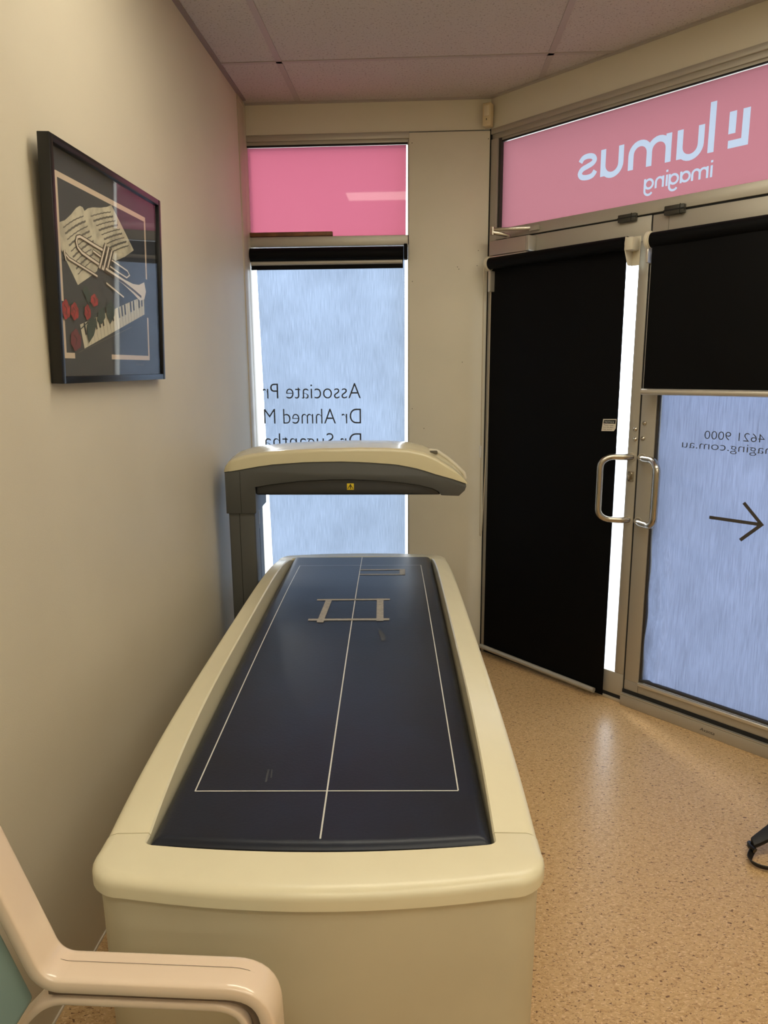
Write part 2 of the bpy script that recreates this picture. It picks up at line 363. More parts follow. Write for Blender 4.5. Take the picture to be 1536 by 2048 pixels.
# letters as strokes (reading coordinates, u to the reader's right; mirrored: s = s0-u)
XH, TH = .106, .176; BL = 2.287; SWD = .0235
def tr2(pts, s0, z0): return [(s0-a, z0+b) for a, b in pts]
strokes = []
strokes.append((tr2([(0, 0), (0, TH)], 1.0645, BL), SWD, False))                             # l
def letter_u(s0, wd):
    r = wd/2; return [([*tr2([(0, XH)], s0, BL), *tr2(arc(r, r, r, 180, 360, 14), s0, BL), *tr2([(wd, XH)], s0, BL)], SWD, False), (tr2([(wd, .0), (wd, r+.004)], s0, BL), SWD, False)]
strokes += letter_u(1.025, .083)
def letter_m(s0, wd):
    q = wd/4; top = XH-.011
    return [(tr2([(0, -.011+.011), (0, XH)], s0, BL), SWD, False),
            (tr2([(0, .045), *arc(q, top-q, q, 180, 0, 12), (2*q, 0)], s0, BL), SWD, False),
            (tr2([(2*q, .045), *arc(3*q, top-q, q, 180, 0, 12), (4*q, 0)], s0, BL), SWD, False)]
strokes += letter_m(.896, .160)
strokes += letter_u(.691, .083)
SP = [(.074, .076), (.063, .091), (.043, .0955), (.022, .090), (.0135, .076), (.022, .063), (.043, .055), (.065, .047), (.0745, .031), (.066, .016), (.043, .0105), (.021, .015), (.009, .031)]
def smooth2(P, n=3):
    out = []
    for i in range(len(P)-1):
        p0, p1, p2, p3 = [Vector(P[max(0, min(len(P)-1, k))]) for k in (i-1, i, i+1, i+2)]
        for k in range(n): t = k/n; q = .5*((2*p1)+(-p0+p2)*t+(2*p0-5*p1+4*p2-p3)*t*t+(-p0+3*p1-3*p2+p3)*t**3); out.append((q.x, q.y))
    out.append(tuple(P[-1])); return out
strokes.append((tr2(smooth2([(x*1.16, z) for x, z in SP][::-1]), .5823, BL+.00013), SWD*.9, False))  # s
strokes.append(([(1.1395, 2.336), (1.1395, 2.412)], .026, False))                             # mark
strokes.append(([(1.188, 2.412), (1.188, 2.3005-.013)], .026, False)); strokes.append(([(1.128, 2.300), (1.2005, 2.300)], .027, False))
def small(c, s0):
    x, w_ = .042, .0085; z0 = 2.199
    P = lambda p: tr2(p, s0, z0)
    if c == 'i': return [(P([(0, 0), (0, x)]), w_, 0), (P([(0, x+.010), (0, x+.018)]), w_, 0)], .017
    if c == 'n': return [(P([(0, 0), (0, x)]), w_, 0), (P([(0, .02), *arc(.015, x-.019, .015, 180, 0, 8), (.03, 0)]), w_, 0)], .046
    if c == 'm': return [(P([(0, 0), (0, x)]), w_, 0), (P([(0, .02), *arc(.0145, x-.0185, .0145, 180, 0, 8), (.029, 0)]), w_, 0), (P([(.029, .02), *arc(.0435, x-.0185, .0145, 180, 0, 8), (.058, 0)]), w_, 0)], .074
    if c == 'a': return [(P(arc(.018, x/2, .017, 0, 345, 16)), w_, 1), (P([(.036, 0), (.036, x)]), w_, 0)], .052
    if c == 'g': return [(P(arc(.018, x/2, .017, 0, 345, 16)), w_, 1), (P([(.036, x), (.036, -.004), *arc(.019, -.004, .017, 0, -150, 8, .016)[1:]]), w_, 0)], .052
s_ = 1.074
for c in 'imaging':
    a, adv = small(c, s_); strokes += a; s_ -= adv*.905
# film with the letters cut out (boolean), letters set in
slab = MB().box(.05, 1.69, FY-.001, FY+.001, 2.14, 2.5385).build('pink_film', M['pink2'], w2, smooth=0)
def solid_stroke(pts, wd, closed):
    mb = MB(); Lf, Rt = ribbon(pts, wd, closed); n = len(Lf)
    if closed:
        R = [[(Lf[i][0], FY-.01, Lf[i][1]), (Rt[i][0], FY-.01, Rt[i][1]), (Rt[i][0], FY+.01, Rt[i][1]), (Lf[i][0], FY+.01, Lf[i][1])] for i in range(n)]
        mb.rings(R, closed=True)
    else:
        R = [[(Lf[i][0], FY-.01, Lf[i][1]), (Rt[i][0], FY-.01, Rt[i][1]), (Rt[i][0], FY+.01, Rt[i][1]), (Lf[i][0], FY+.01, Lf[i][1])] for i in range(n)]
        mb.rings(R)
    return mb.build('cutter', M['dark'], None, smooth=0)
strokes = [([(a-.011, b+.002) for a, b in pts], wd, cl) for pts, wd, cl in strokes]
cut = []
for pts, wd, cl in strokes:
    c = solid_stroke(pts, wd, cl); cut.append(c)
    md = slab.modifiers.new('b', 'BOOLEAN'); md.object = c; md.operation = 'DIFFERENCE'; md.solver = 'MANIFOLD'
sp = slab.parent; slab.parent = None
dg = bpy.context.evaluated_depsgraph_get(); dg.update()
me = bpy.data.meshes.new_from_object(slab.evaluated_get(dg))
bm = bmesh.new(); bm.from_mesh(me); bmesh.ops.delete(bm, geom=[f for f in bm.faces if f.calc_center_median().y > FY-.0009], context='FACES'); bm.to_mesh(me); bm.free()
slab.modifiers.clear(); slab.data = me; slab.parent = sp
# the letters themselves: union of the strokes, kept as one front sheet
c0 = cut[0]
for c in cut[1:]:
    md = c0.modifiers.new('u', 'BOOLEAN'); md.object = c; md.operation = 'UNION'; md.solver = 'MANIFOLD'
thin_ = MB().box(.05, 1.69, FY-.001, FY+.001, 2.14, 2.548).build('cutter', M['dark'], None, smooth=0)
md = c0.modifiers.new('i', 'BOOLEAN'); md.object = thin_; md.operation = 'INTERSECT'; md.solver = 'MANIFOLD'
dg = bpy.context.evaluated_depsgraph_get(); dg.update()
me = bpy.data.meshes.new_from_object(c0.evaluated_get(dg)); me.name = 'lettering'
bm = bmesh.new(); bm.from_mesh(me); bmesh.ops.delete(bm, geom=[f for f in bm.faces if f.calc_center_median().y > FY-.0009], context='FACES'); bm.to_mesh(me); bm.free()
me.materials.clear(); me.materials.append(M['white_f']); me.polygons.foreach_set('material_index', [0]*len(me.polygons))
lo = bpy.data.objects.new('lettering', me); COL.objects.link(lo); lo.parent = w2
for c in cut+[thin_]: bpy.data.objects.remove(c)

# door_1 (left leaf, blacked out)
d1 = struct('door_1', label='aluminium door leaf behind the floor-length black blind', **DW)
mb = MB(); mb.box(.049, .846, 0, .045, 2.0, 2.097); mb.box(.049, .846, 0, .045, .03, .135); mb.box(.049, .12, 0, .045, .135, 2.0); mb.box(.801, .846, 0, .045, .135, 2.0)
mb.build('door_frame', M['alu'], d1, bevel=.003)
MB().box(.12, .801, .02, .026, .135, 2.0).build('glass_pane', M['clear'], d1, smooth=0)
def dhandle(parent, s0, sg, d=.090, back=False):
    k = -1 if not back else 1; k2 = (.095 if sg < 0 else .118)*sg; pts = []
    y0 = 0 if not back else .045
    zt, zb = 1.125, .850; r = .045
    for (a, b) in [(0, 0), (.10, .22), (.28, .42)]: pts.append((s0+k2*a, y0+k*d*b, zt))
    for i in range(7):
        t = radians(90*i/6); q = 1-.42+.42*sin(t); pts.append((s0+k2*q, y0+k*d*q, zt-r*(1-cos(t))))
    for i in range(7):
        t = radians(90-90*i/6); q = 1-.42+.42*sin(t); pts.append((s0+k2*q, y0+k*d*q, zb+r*(1-cos(t))))
    for (a, b) in [(.28, .42), (.10, .22), (0, 0)]: pts.append((s0+k2*a, y0+k*d*b, zb))
    o = MB().tube(pts, .0142, 20).build('pull_handle', M['steel'], parent, smooth=60)
    mb = MB()
    for z in (zt, zb): mb.tube([(s0, y0, z), (s0, y0+k*.004, z)], .018, 20)
    mb.build('rose', M['alu_lt'], o); return o
dhandle(d1, .824, -1)
def bolts(parent, L):
    for s, z in L:
        MB().tube([(s, 0, z), (s, -.004, z), (s, -.009, z)], [.0095, .009, .004], 12).build('bolt', M['steel'], parent)
bolts(d1, [(.832, 1.243), (.834, 1.201)])
lk = MB().box(.812, .838, -.004, 0, 1.018, 1.062).build('lock_plate', M['steel'], d1, bevel=.001)
MB().tube([(.825, 0, 1.05), (.825, -.012, 1.05)], .008, 14).build('key_cylinder', M['steel'], lk)
MB().box(.818, .828, -.022, -.004, 1.026, 1.046).build('thumb_turn', M['steel'], lk, bevel=.003)
for s in (.706,): 
    h = MB().box(s, s+.080, -.020, 0, 2.083, 2.113).build('pivot_cover', mat('grey_metal', (.065, .062, .052), .4, metal=.5), d1, bevel=.003)
    MB().box(s-.001, s+.081, -.0215, -.019, 2.0975, 2.1010).box(s+.060, s+.062, -.0215, -.001, 2.083, 2.114).build('joint', M['dark'], h)
# closer
cl = MB().box(.052, .265, -.055, 0, 2.024, 2.090).build('door_closer', mat('closer_body', (.42, .34, .30), .4, metal=.3), d1, bevel=.004)
MB().box(.05, .272, -.062, -.0, 2.006, 2.020).build('closer_rail', M['alu_lt'], cl, bevel=.003)
MB().box(.265, .285, -.056, 0, 2.024, 2.090).build('end_cap', M['alu'], cl, bevel=.003)
q1 = (.150, -.030, 2.095); q2 = (.105, -.095, 2.130); q3 = (.265, -.012, 2.126)
MB().tube([q1, (.145, -.03, 2.11)], .009, 12).build('spindle', M['steel'], cl)
def flat_arm(a, b, wd=.011, th=.0065):
    a, b = Vector(a), Vector(b); d = (b-a).normalized(); n = d.cross(Vector((0, 0, 1))).normalized()*wd; u = Vector((0, 0, th))
    return MB().rings([[p+n+u, p-n+u, p-n-u, p+n-u] for p in (a, b)]).build('closer_arm', M['steel'], cl, bevel=.001)
flat_arm((.147, -.03, 2.108), (q2[0], q2[1], 2.118)); flat_arm((q2[0], q2[1], 2.132), q3, .006)
MB().tube([(q2[0], q2[1], 2.108), (q2[0], q2[1], 2.142)], .010, 14).build('elbow_pin', M['steel'], cl)
MB().box(.255, .305, -.020, -.003, 2.113, 2.135).build('arm_bracket', M['alu'], cl, bevel=.002)

# door_2 (right leaf)
d2 = struct('door_2', label='glazed aluminium door leaf with frosted film and arrow', **DW)
mb = MB(); mb.box(.853, 1.676, 0, .045, 2.0, 2.095); mb.box(.853, 1.676, 0, .045, .072, .118); mb.box(.853, .920, 0, .045, .118, 2.0); mb.box(1.61, 1.676, 0, .045, .118, 2.0)
mb.build('door_frame', M['alu'], d2, bevel=.002)
MB().box(.918, 1.612, -.010, .01, .108, .126).build('glazing_bead', M['alu_lt'], d2, bevel=.006, seg=4)
mb = MB(); mb.box(.920, .932, .004, .03, .12, 2.0); mb.box(.92, 1.61, .002, .03, .126, .140); mb.build('glazing_gasket', M['gasket'], d2, bevel=.004)
MB().box(.846, .853, .004, .04, 0, 2.10).build('leaf_gap', M['dark'], d2, smooth=0)
MB().box(.049, 1.68, .004, .04, 2.096, 2.104).build('head_gap', M['dark'], d2, smooth=0)
MB().box(.918, 1.612, .030, .036, .118, 2.0).build('glass_pane', M['clear'], d2, smooth=0)
def filmf(a, b):
    s = .934+.676*a; z = .138+1.86*b
    # rounded bottom corner + puckered lower left edge
    if z < .18 and s < .975:
        pass
    ds = .0
    if z < 1.0: ds = .004*sin((1-z)*9)*max(0, 1-(s-.934)/.12)
    y = .018
    e = max(0, 1-(s-.934)/.11)*max(0, min(1, (.95-z)/.3))
    y -= .010*e*(.5+.5*sin(z*26+s*60)) + .006*e*sin((s-.934)*120+2.2*sin(z*9))
    return (s+ds*.3, y, z)
MB().grid(90, 120, filmf).build('frosted_film', M['frost2'], d2, smooth=60, fixn=False)
text_mesh('lettering', '02 4621 9000', .033, (1.420, .005, 1.222), M['ink_grey'], d2, mirror=True, width=.294, thin=-.012)
text_mesh('lettering', 'lumusimaging.com.au', .033, (1.560, .005, 1.181), M['ink_grey'], d2, mirror=True, width=.522, thin=-.012)
mb = MB(); add_ribbon(mb, [(1.171, .912), (1.364, .913)], .013, lambda a, b: (a, .006, b)); add_ribbon(mb, [(1.298, .988), (1.370, .913), (1.297, .840)], .013, lambda a, b: (a, .0058, b))
mb.build('arrow_sign', M['arrow'], d2, smooth=0, fixn=False)
dhandle(d2, .870, 1); dhandle(d2, .880, 1, back=True)
bolts(d2, [(.872, 1.270), (.869, 1.206)])
h = MB().box(.908, .988, -.022, 0, 2.082, 2.116).build('pivot_cover', bpy.data.materials['grey_metal'], d2, bevel=.003)
MB().box(.907, .989, -.0235, -.02, 2.0965, 2.1015).box(.972, .974, -.0235, -.001, 2.081, 2.117).build('joint', M['dark'], h)
MB().box(.9195, .9205, -.0006, .002, 2.0, 2.095).box(.9195, .9205, -.0006, .002, .072, .112).build('frame_joint', M['seam'], d2, smooth=0)
# threshold
t3 = struct('trim_3', label='aluminium door threshold', **DW)
MB().box(.847, 1.70, -.020, .05, 0, .050).build('threshold_bar', M['alu'], t3, bevel=.002)
MB().box(.847, 1.70, -.019, .05, .052, .056).build('upper_lip', M['alu_lt'], t3, smooth=0)
MB().box(.847, 1.70, -.004, .05, .050, .071).build('shadow_gap', M['dark'], t3, smooth=0)
MB().box(.049, .845, -.006, .05, 0, .014).build('floor_channel', M['alu_lt'], t3, bevel=.002)
MB().box(.049, .845, .0, .05, .014, .029).build('shadow_gap', M['dark'], t3, smooth=0)
text_mesh('maker_mark', 'Avanta', .014, (1.215, -.0206, .018), M['ink'], t3, width=.062, shear=.25)

# ground outside
st(MB().box(-6, 9, D+.14, 14, -.10, -.03).build('ground', M['pave']), 'concrete pavement outside')
st(MB().prism([S(-.05, .14, 0)[:2], S(6, .14, 0)[:2], (9, D+.14), (XC, D+.14)], lambda a, b: (a, b, -.10), lambda a, b: (a, b, -.03)).build('ground', M['pave']))

# ================================================================== CEILING LIGHTS
def troffer(loc, label):
    t = thing('ceiling_light', label, 'light', loc, group='fluorescent ceiling panels')
    mb = MB(); mb.box(-.545, .545, -.17, -.135, -.012, .0); mb.box(-.545, .545, .135, .17, -.012, 0); mb.box(-.545, -.52, -.135, .135, -.012, 0); mb.box(.52, .545, -.135, .135, -.012, 0)
    mb.build('housing', M['lampbody'], t, bevel=.002)
    MB().box(-.52, .52, -.135, .135, -.008, -.002).build('diffuser', M['diff'], t, smooth=0)
troffer((.8125, 1.86, H-.001), 'long fluorescent ceiling panel reflected in the pink window')
for x_, y_, l_ in ((1.86, 1.86, 'added unseen ceiling panel brightening the open floor in front of the doors'), (1.86, .2, 'added unseen ceiling panel to the right of the viewer'), (.8125, -.36, 'added unseen ceiling panel just behind the viewer near the left wall'),
                   (1.9, -1.47, 'added unseen ceiling panel over the middle of the rear floor, at right'), (.8125, -2.6, 'added unseen ceiling panel nearest the rear wall')):
    troffer((x_, y_, H-.001), l_)  # unseen panels, added at guessed spots to brighten and balance the room

# ================================================================== SCANNER
TH_ = .048
sct = thing('bone_density_scanner', 'cream and grey bone density scanner bed with navy pad and overhead arm', 'medical scanner', (.693, .97, 0), (0, 0, TH_))
W0, W1 = .3825, .369        # half width near / far
hw = lambda y: W0+(W1-W0)*y/2.1
def bump(y): t = max(0, min(1, (y-.165)/(2.07-.165))); return 1-(2*t-1)**4
def base_outline(ins, n=8):
    P = []; yn, yf = .022+ins, 2.165-ins; r = .075
    bow = lambda x: .030*(x/.31)**2
    for i in range(13): x = -.29+.58*i/12; P.append((x, yn+bow(x)))
    cw = hw(0)-ins-.004; c = (.29, yn+bow(.29)+r*.95)
    for i in range(1, n+1): t = radians(-90+90*i/n); P.append((.29+(cw-.29)*cos(t), c[1]+r*.95*sin(t)))
    cf = hw(2.1)-ins-.004; 
    for i in range(n+1): t = radians(90*i/n); P.append((.29+(cf-.29)*cos(t), yf-.03-r+r*sin(t)))
    for i in range(13): x = .29-.58*i/12; P.append((x, yf-bow(x)))
    for i in range(n+1): t = radians(90+90*i/n); P.append((-.29+(cf-.29)*cos(t), yf-.03-r+r*sin(t)))
    for i in range(1, n): t = radians(180+90*i/n); P.append((-.29+(cw-.29)*cos(t), c[1]+r*.95*sin(t)))
    return P
o8 = base_outline(.010)
MB().rings([[(x, y, z) for x, y in base_outline(i_)] for z, i_ in ((0, .016), (.02, .010), (.60, .005), (.662, .004))]).build('base_cabinet', M['base'], sct, smooth=50)
MB().rings([[(x, y, z) for x, y in base_outline(.009)] for z in (.645, .672)], caps=False).build('seam', M['seam'], sct, smooth=50)
# rim sweep
def sweep(stations, name, zb=.6655):
    R = []
    for I, O, zi, zo in stations:
        I, O = Vector(I), Vector(O); d = (O-I); L = d.length; d.normalize(); rr = .020
        prof = [(0, zb-.02, 0), (0, zi-.004, 0), (.003, zi, 0), (L-rr, zo+.001, 0)]
        for i in range(1, 7): t = radians(90*i/6); prof.append((L-rr+rr*sin(t), zo-.016*(1-cos(t)), 0))
        prof.append((L, zb, 0)); prof.append((L-.03, zb-.003, 0))
        R.append([(I.x+d.x*a, I.y+d.y*a, z) for a, z, _ in prof])
    return MB().rings(R).build(name, M['rim'], sct, smooth=24)
def end_cap(far):
    st_ = []; xi, xo = .303, (W1 if far else W0)
    for sgn in (-1, 1):
        part = []
        for i in range(4): t = i/4; part.append(((xi, .165-.02*t), (xo-.001*t, .165-.05*t)))
        for i in range(9):
            t = radians(90*i/8); part.append(((xi-.02+.02*cos(t), .147-.012*sin(t)), (xo-.068+.068*cos(t), .115-.068*sin(t))))
        for i in range(1, 9):
            q = 1-i/8; xa = (xi-.02)*q; xb = (xo-.068)*q
            part.append(((xa, .117+.018*(xa/.283)**2), (xb, .017+.030*(xb/.312)**2)))
        part = [((sgn*I[0], I[1]), (sgn*O[0], O[1])) for I, O in part]
        if sgn == 1: part = part[:-1][::-1]
        st_ += part
    if far: st_ = [((I[0], 2.225-I[1]), (O[0], 2.19-O[1]+.018)) for I, O in st_]
    zt = .690 if far else .700
    return sweep([(I, O, zt, zt-.002) for I, O in st_], 'head_cap' if far else 'foot_cap')
end_cap(False); end_cap(True)
for sg in (-1, 1):
    stn = []
    for i in range(49):
        y = .1668+(2.0580-.1668)*i/48; b = bump(y); z0 = .700-.010*i/48
        stn.append(((sg*.303, y), (sg*hw(y), y), z0+.066*b, z0-.002+.040*b))
    sweep(stn, 'side_rail')
# pad
PX, PY0, PY1 = .3005, .120, 2.100
def padz(x, y): return .702+.013*sin(pi*max(0, min(1, (y-PY0)/(PY1-PY0))))-.007*max(0, (y-1.6)/.5)
def padf(a, b):
    # nonuniform parameters, denser at borders
    a = .5-.5*cos(pi*a); b = .5-.5*cos(pi*b); x = -PX+2*PX*a; y = PY0+(PY1-PY0)*b
    k = .018*(x/PX)**2*(1-b)*(1 if b < .5 else 0); e = min(PX-abs(x), y-PY0, PY1-y); rad = .024
    z = padz(x, y)
    if e < rad: t = 1-e/rad; z -= .026*(1-math.sqrt(max(0, 1-t*t)))
    yy = y+.018*(x/PX)**2*max(0, 1-b*6)
    return (x, yy, z)
pd = MB(); pd.grid(48, 110, padf)
n_ = len(pd.v)
pd.box(-.296, .296, .145, PY1-.004, .64, .672)
pad = pd.build('table_pad', M['pad'], sct, smooth=60, fixn=False)
def on_pad(mb, pts, wd, lift=.0007, step=.05):
    P = []
    for a, b in zip(pts, pts[1:]):
        n = max(1, int(math.dist(a, b)/step))
        P += [(a[0]+(b[0]-a[0])*i/n, a[1]+(b[1]-a[1])*i/n) for i in range(n)]
    P.append(pts[-1]); add_ribbon(mb, P, wd, lambda x, y: (x, y, padz(x, y)+lift))
for pts, wd in (([(-.255, .285), (-.252, 1.925)], .0026), ([(.253, .287), (.250, 1.925)], .0026), ([(-.255, .286), (.253, .286)], .0028), ([(-.252, 1.925), (.250, 1.925)], .002), ([(0, .146), (.001, 2.075)], .0030)):
    mb = MB(); on_pad(mb, pts, wd)
    if abs(pts[0][0]) < .01:
        mb.add([(-.0015, .1462, .7027), (.0015, .1462, .7027), (.0015, .1215, .688), (-.0015, .1215, .688)], [(0, 1, 2, 3)])
    mb.build('printed_line', M['line'], pad, smooth=0, fixn=False)
for pts, wd in (([(-.132, 1.433), (.122, 1.436)], .016), ([(-.140, 1.226), (.120, 1.228)], .018), ([(-.100, 1.200), (-.090, 1.436)], .021), ([(.090, 1.212), (.088, 1.444)], .023),
                ([(.002, 1.846), (.183, 1.850)], .016), ([(.002, 1.772), (.181, 1.770)], .015), ([(.171, 1.768), (.172, 1.850)], .022)):
    mb = MB(); on_pad(mb, pts, wd, .0012 if abs(pts[0][0]-pts[1][0]) > .1 else .0016); mb.build('tape_strip', M['tape'], pad, smooth=0, fixn=False)
for x, y, dx, dy, w_ in ((.09, 1.13, .012, -.09, .010), (.10, 1.11, .008, -.06, .004), (-.125, .36, .002, -.045, .004), (-.118, .36, .003, -.03, .003)): mb = MB(); on_pad(mb, [(x, y), (x+dx, y+dy)], w_, .0009); mb.build('scuff_mark', M['smudge'], pad, smooth=0, fixn=False)
# stitched edge seam on the near side of the pad
mb = MB(); mb.tube([(x, .1255+.018*(x/PX)**2, .6925) for x in [(-.28+.56*i/30) for i in range(31)]], .0016, 6); mb.build('stitched_seam', M['black'], pad)

# column
AF, AB = 1.900, 2.105
MB().box(-.534, -.427, AF+.008, AB-.012, 0, .935).build('column', M['grey'], sct, bevel=.008, seg=3)
MB().box(-.4905, -.4885, AF+.0072, AF+.012, .02, .928).build('seam', M['dark'], sct, smooth=0)
MB().box(-.4275, -.4265, 1.998, 2.002, .3, .845).build('seam', M['dark'], sct, smooth=0)
MB().box(-.4272, -.4262, 1.984, 2.012, .862, .935).build('rating_label', M['lab2'], sct, smooth=0)
# upper arm (grey), profile in x-z
topc = [(-.541, 1.097), (-.48, 1.107), (-.37, 1.126), (-.235, 1.136), (-.10, 1.139), (-.035, 1.138), (.10, 1.130), (.164, 1.123), (.24, 1.107), (.31, 1.084), (.37, 1.067), (.428, 1.047)]
und = [(-.420, 1.036), (-.36, 1.046), (-.235, 1.060), (-.12, 1.065), (-.035, 1.065), (.08, 1.060), (.164, 1.052), (.24, 1.041), (.295, 1.027), (.320, 1.014), (.330, .999)]
arm = [(-.541, .928), (-.420, .928)]+und+[(.402, .996), (.425, 1.018), (.431, 1.035)]+topc[::-1][0:]
AB2 = 2.15
ar = MB().prism(arm, lambda a, b: (a, AF, b), lambda a, b: (a, AB2, b)).build('scan_arm', M['grey'], sct, bevel=.0025)
MB().prism(und+[(-.420, 1.002)], lambda a, b: (a, AF+.010, b+(.004 if b > 1.003 else .0)), lambda a, b: (a, AB2-.01, b)).build('detector_housing', M['grey2'], sct, bevel=.009, seg=3)
MB().box(-.4805, -.4790, AF-.0006, AF+.003, .929, 1.100).build('seam', M['dark'], ar, smooth=0)
MB().tube([(a, AF+.002, b-.0005) for a, b in topc], .0018, 8).build('seam', M['dark'], ar)
lb = MB().box(-.050, -.022, AF+.0085, AF+.0105, 1.022, 1.048).build('warning_label', M['yellow'], sct, bevel=.0008)
mb = MB(); add_ribbon(mb, [(-.047, 1.026), (-.036, 1.045), (-.025, 1.026)], .0022, lambda a, b: (a, AF+.0082, b)); add_ribbon(mb, [(-.036, 1.0445), (-.036, 1.026)], .003, lambda a, b: (a, AF+.0081, b)); add_ribbon(mb, [(-.0400, 1.0355), (-.0320, 1.0355)], .0022, lambda a, b: (a, AF+.0080, b)); mb.build('symbol', M['ink'], lb, smooth=0, fixn=False)
# cream cover lofted across stations
def interp(L, x):
    for (a, b), (c, d) in zip(L, L[1:]):
        if x <= c: return b+(d-b)*(x-a)/(c-a)
    return L[-1][1]
ztop = [(-.546, 1.106), (-.540, 1.128), (-.525, 1.150), (-.50, 1.167), (-.46, 1.180), (-.40, 1.190), (-.30, 1.199), (-.15, 1.206), (0, 1.208), (.12, 1.206), (.20, 1.200), (.26, 1.187), (.31, 1.165), (.35, 1.140), (.385, 1.112), (.41, 1.088), (.428, 1.064), (.436, 1.050)]
R = []
xs = [-.546, -.544, -.540, -.533, -.525, -.513, -.50, -.48, -.46, -.43, -.40, -.35, -.30, -.22, -.15, -.07, 0, .06, .12, .16, .20, .23, .26, .285, .31, .33, .35, .37, .385, .40, .41, .42, .428, .433, .436]
tb = [(-.55, 1.095)]+topc[1:]+[(.44, 1.043)]
for x in xs:
    zb_, zt_ = interp(tb, x)+.0008, interp(ztop, x); h = zt_-zb_; e = .0
    ya, yb = AF-.004, AB2+.004
    if x < -.50: ya += .02*((-.50-x)/.046)**2; yb -= .02*((-.50-x)/.046)**2
    sh = min(.030, h*.45)
    ring = [(x, ya, zb_), (x, ya-.0005, zb_+(h-sh)*.6), (x, ya+.001, zb_+(h-sh))]
    for i in range(1, 6): t = radians(90*i/5); ring.append((x, ya+.022*(1-cos(t)), zb_+(h-sh)+(sh*.55)*sin(t)))
    ring += [(x, ya+.055, zt_-sh*.25), (x, ya+.10, zt_-sh*.04), (x, (ya+yb)/2+.02, zt_), (x, yb-.06, zt_-sh*.1)]
    for i in range(0, 6): t = radians(90*i/5); ring.append((x, yb-.03*(1-sin(t)), zt_-sh*.2-(h*.5)*(1-cos(t))))
    ring.append((x, yb, zb_)); R.append(ring)
MB().rings(R).build('arm_cover', M['cover'], sct, smooth=50)
MB().tube([(.285, 2.0, 1.172), (.315, 2.0, 1.168), (.36, 2.0, 1.138), (.40, 2.0, 1.104), (.43, 2.0, 1.074), (.438, 2.0, 1.052)], [.006, .009, .009, .009, .009, .007], 12).build('tip_grip', M['cream_pl'], sct, smooth=60)
MB().box(.286, .318, 1.955, 1.99, 1.160, 1.1705).build('grip_slot', M['seam'], sct, bevel=.002)

# ================================================================== PICTURE
PY, PZ = 1.985, 1.475
pf = thing('framed_picture', 'black framed print of trumpet, sheet music, roses and piano keys on left wall', 'picture', (.001, PY, PZ), (0, .037, 0))
y0, y1, hh, T = -.330, .345, .540, .028; fwd = .017
mb = MB(); mb.box(0, T, y0, y0+fwd, 0, hh); mb.box(0, T, y1-fwd, y1, 0, hh); mb.box(0, T, y0+fwd, y1-fwd, 0, fwd); mb.box(0, T, y0+fwd, y1-fwd, hh-fwd, hh)
mb.build('frame', M['frame'], pf, bevel=.0015)
PM = [mat('print_ground', (.036, .043, .054), .8), mat('print_border', (.62, .50, .38), .8), mat('print_paper', (.60, .56, .42), .8, var=(30, (.36, .33, .25), .8)), mat('print_notes', (.13, .12, .10), .8),
      mat('print_brass_light', (.72, .64, .52), .8), mat('print_brass_dark', (.05, .032, .02), .8), mat('print_rose', (.40, .022, .03), .8, var=(60, (.14, .005, .01), .9)), mat('print_leaf', (.018, .045, .040), .8),
      mat('print_ivory', (.60, .56, .42), .8), mat('print_black', (.008, .008, .010), .8), mat('print_rose_dull', (.14, .02, .035), .8)]
pm = MB(); lay = [0]
OFFS = .013; DZ = 1.475
def pp(pts, mi):
    lay[0] += 1; x = OFFS+.00004*lay[0]
    pm.poly([(x, a-PY, b-DZ) for a, b in pts], mi)
def pr(pts, wd, mi):
    lay[0] += 1; x = OFFS+.00004*lay[0]
    add_ribbon(pm, pts, wd, lambda a, b: (x, a-PY, b-DZ), mi=mi)
pm.poly([(OFFS, y0+.01, .01), (OFFS, y1-.01, .01), (OFFS, y1-.01, hh-.01), (OFFS, y0+.01, hh-.01)], 0)
Ax0, Ax1, Zt, Zb = 1.705, 2.236, 1.942, 1.540
pr([(Ax0, Zt), (Ax1-.004, Zt)], .013, 1); pr([(Ax0, Zt+.006), (Ax0, 1.664)], .011, 1); pr([(Ax0, 1.626), (Ax0, Zb)], .011, 1); pr([(Ax0-.005, Zb), (1.752, Zb)], .013, 1); pr([(1.962, Zb), (Ax1, Zb)], .013, 1)
pr([(Ax1-.004, Zt+.006), (Ax1-.004, 1.772)], .011, 1); pr([(Ax1-.004, 1.66), (Ax1-.004, Zb-.006)], .011, 1)
PB = [(1.84, 1.888), (1.859, 1.898), (1.887, 1.906), (1.935, 1.915), (1.974, 1.925), (2.0, 1.935), (2.064, 1.894), (2.142, 1.842), (2.074, 1.814), (2.011, 1.795), (1.956, 1.802), (1.91, 1.84)]
PA = [(1.709, 1.838), (1.736, 1.847), (1.768, 1.866), (1.796, 1.886), (1.816, 1.895), (1.831, 1.895), (1.84, 1.888), (1.892, 1.854), (1.948, 1.816), (1.921, 1.786), (1.894, 1.754), (1.852, 1.735), (1.785, 1.708), (1.749, 1.742), (1.712, 1.778), (1.709, 1.794)]
pp(PB, 2); pp(PA, 2)
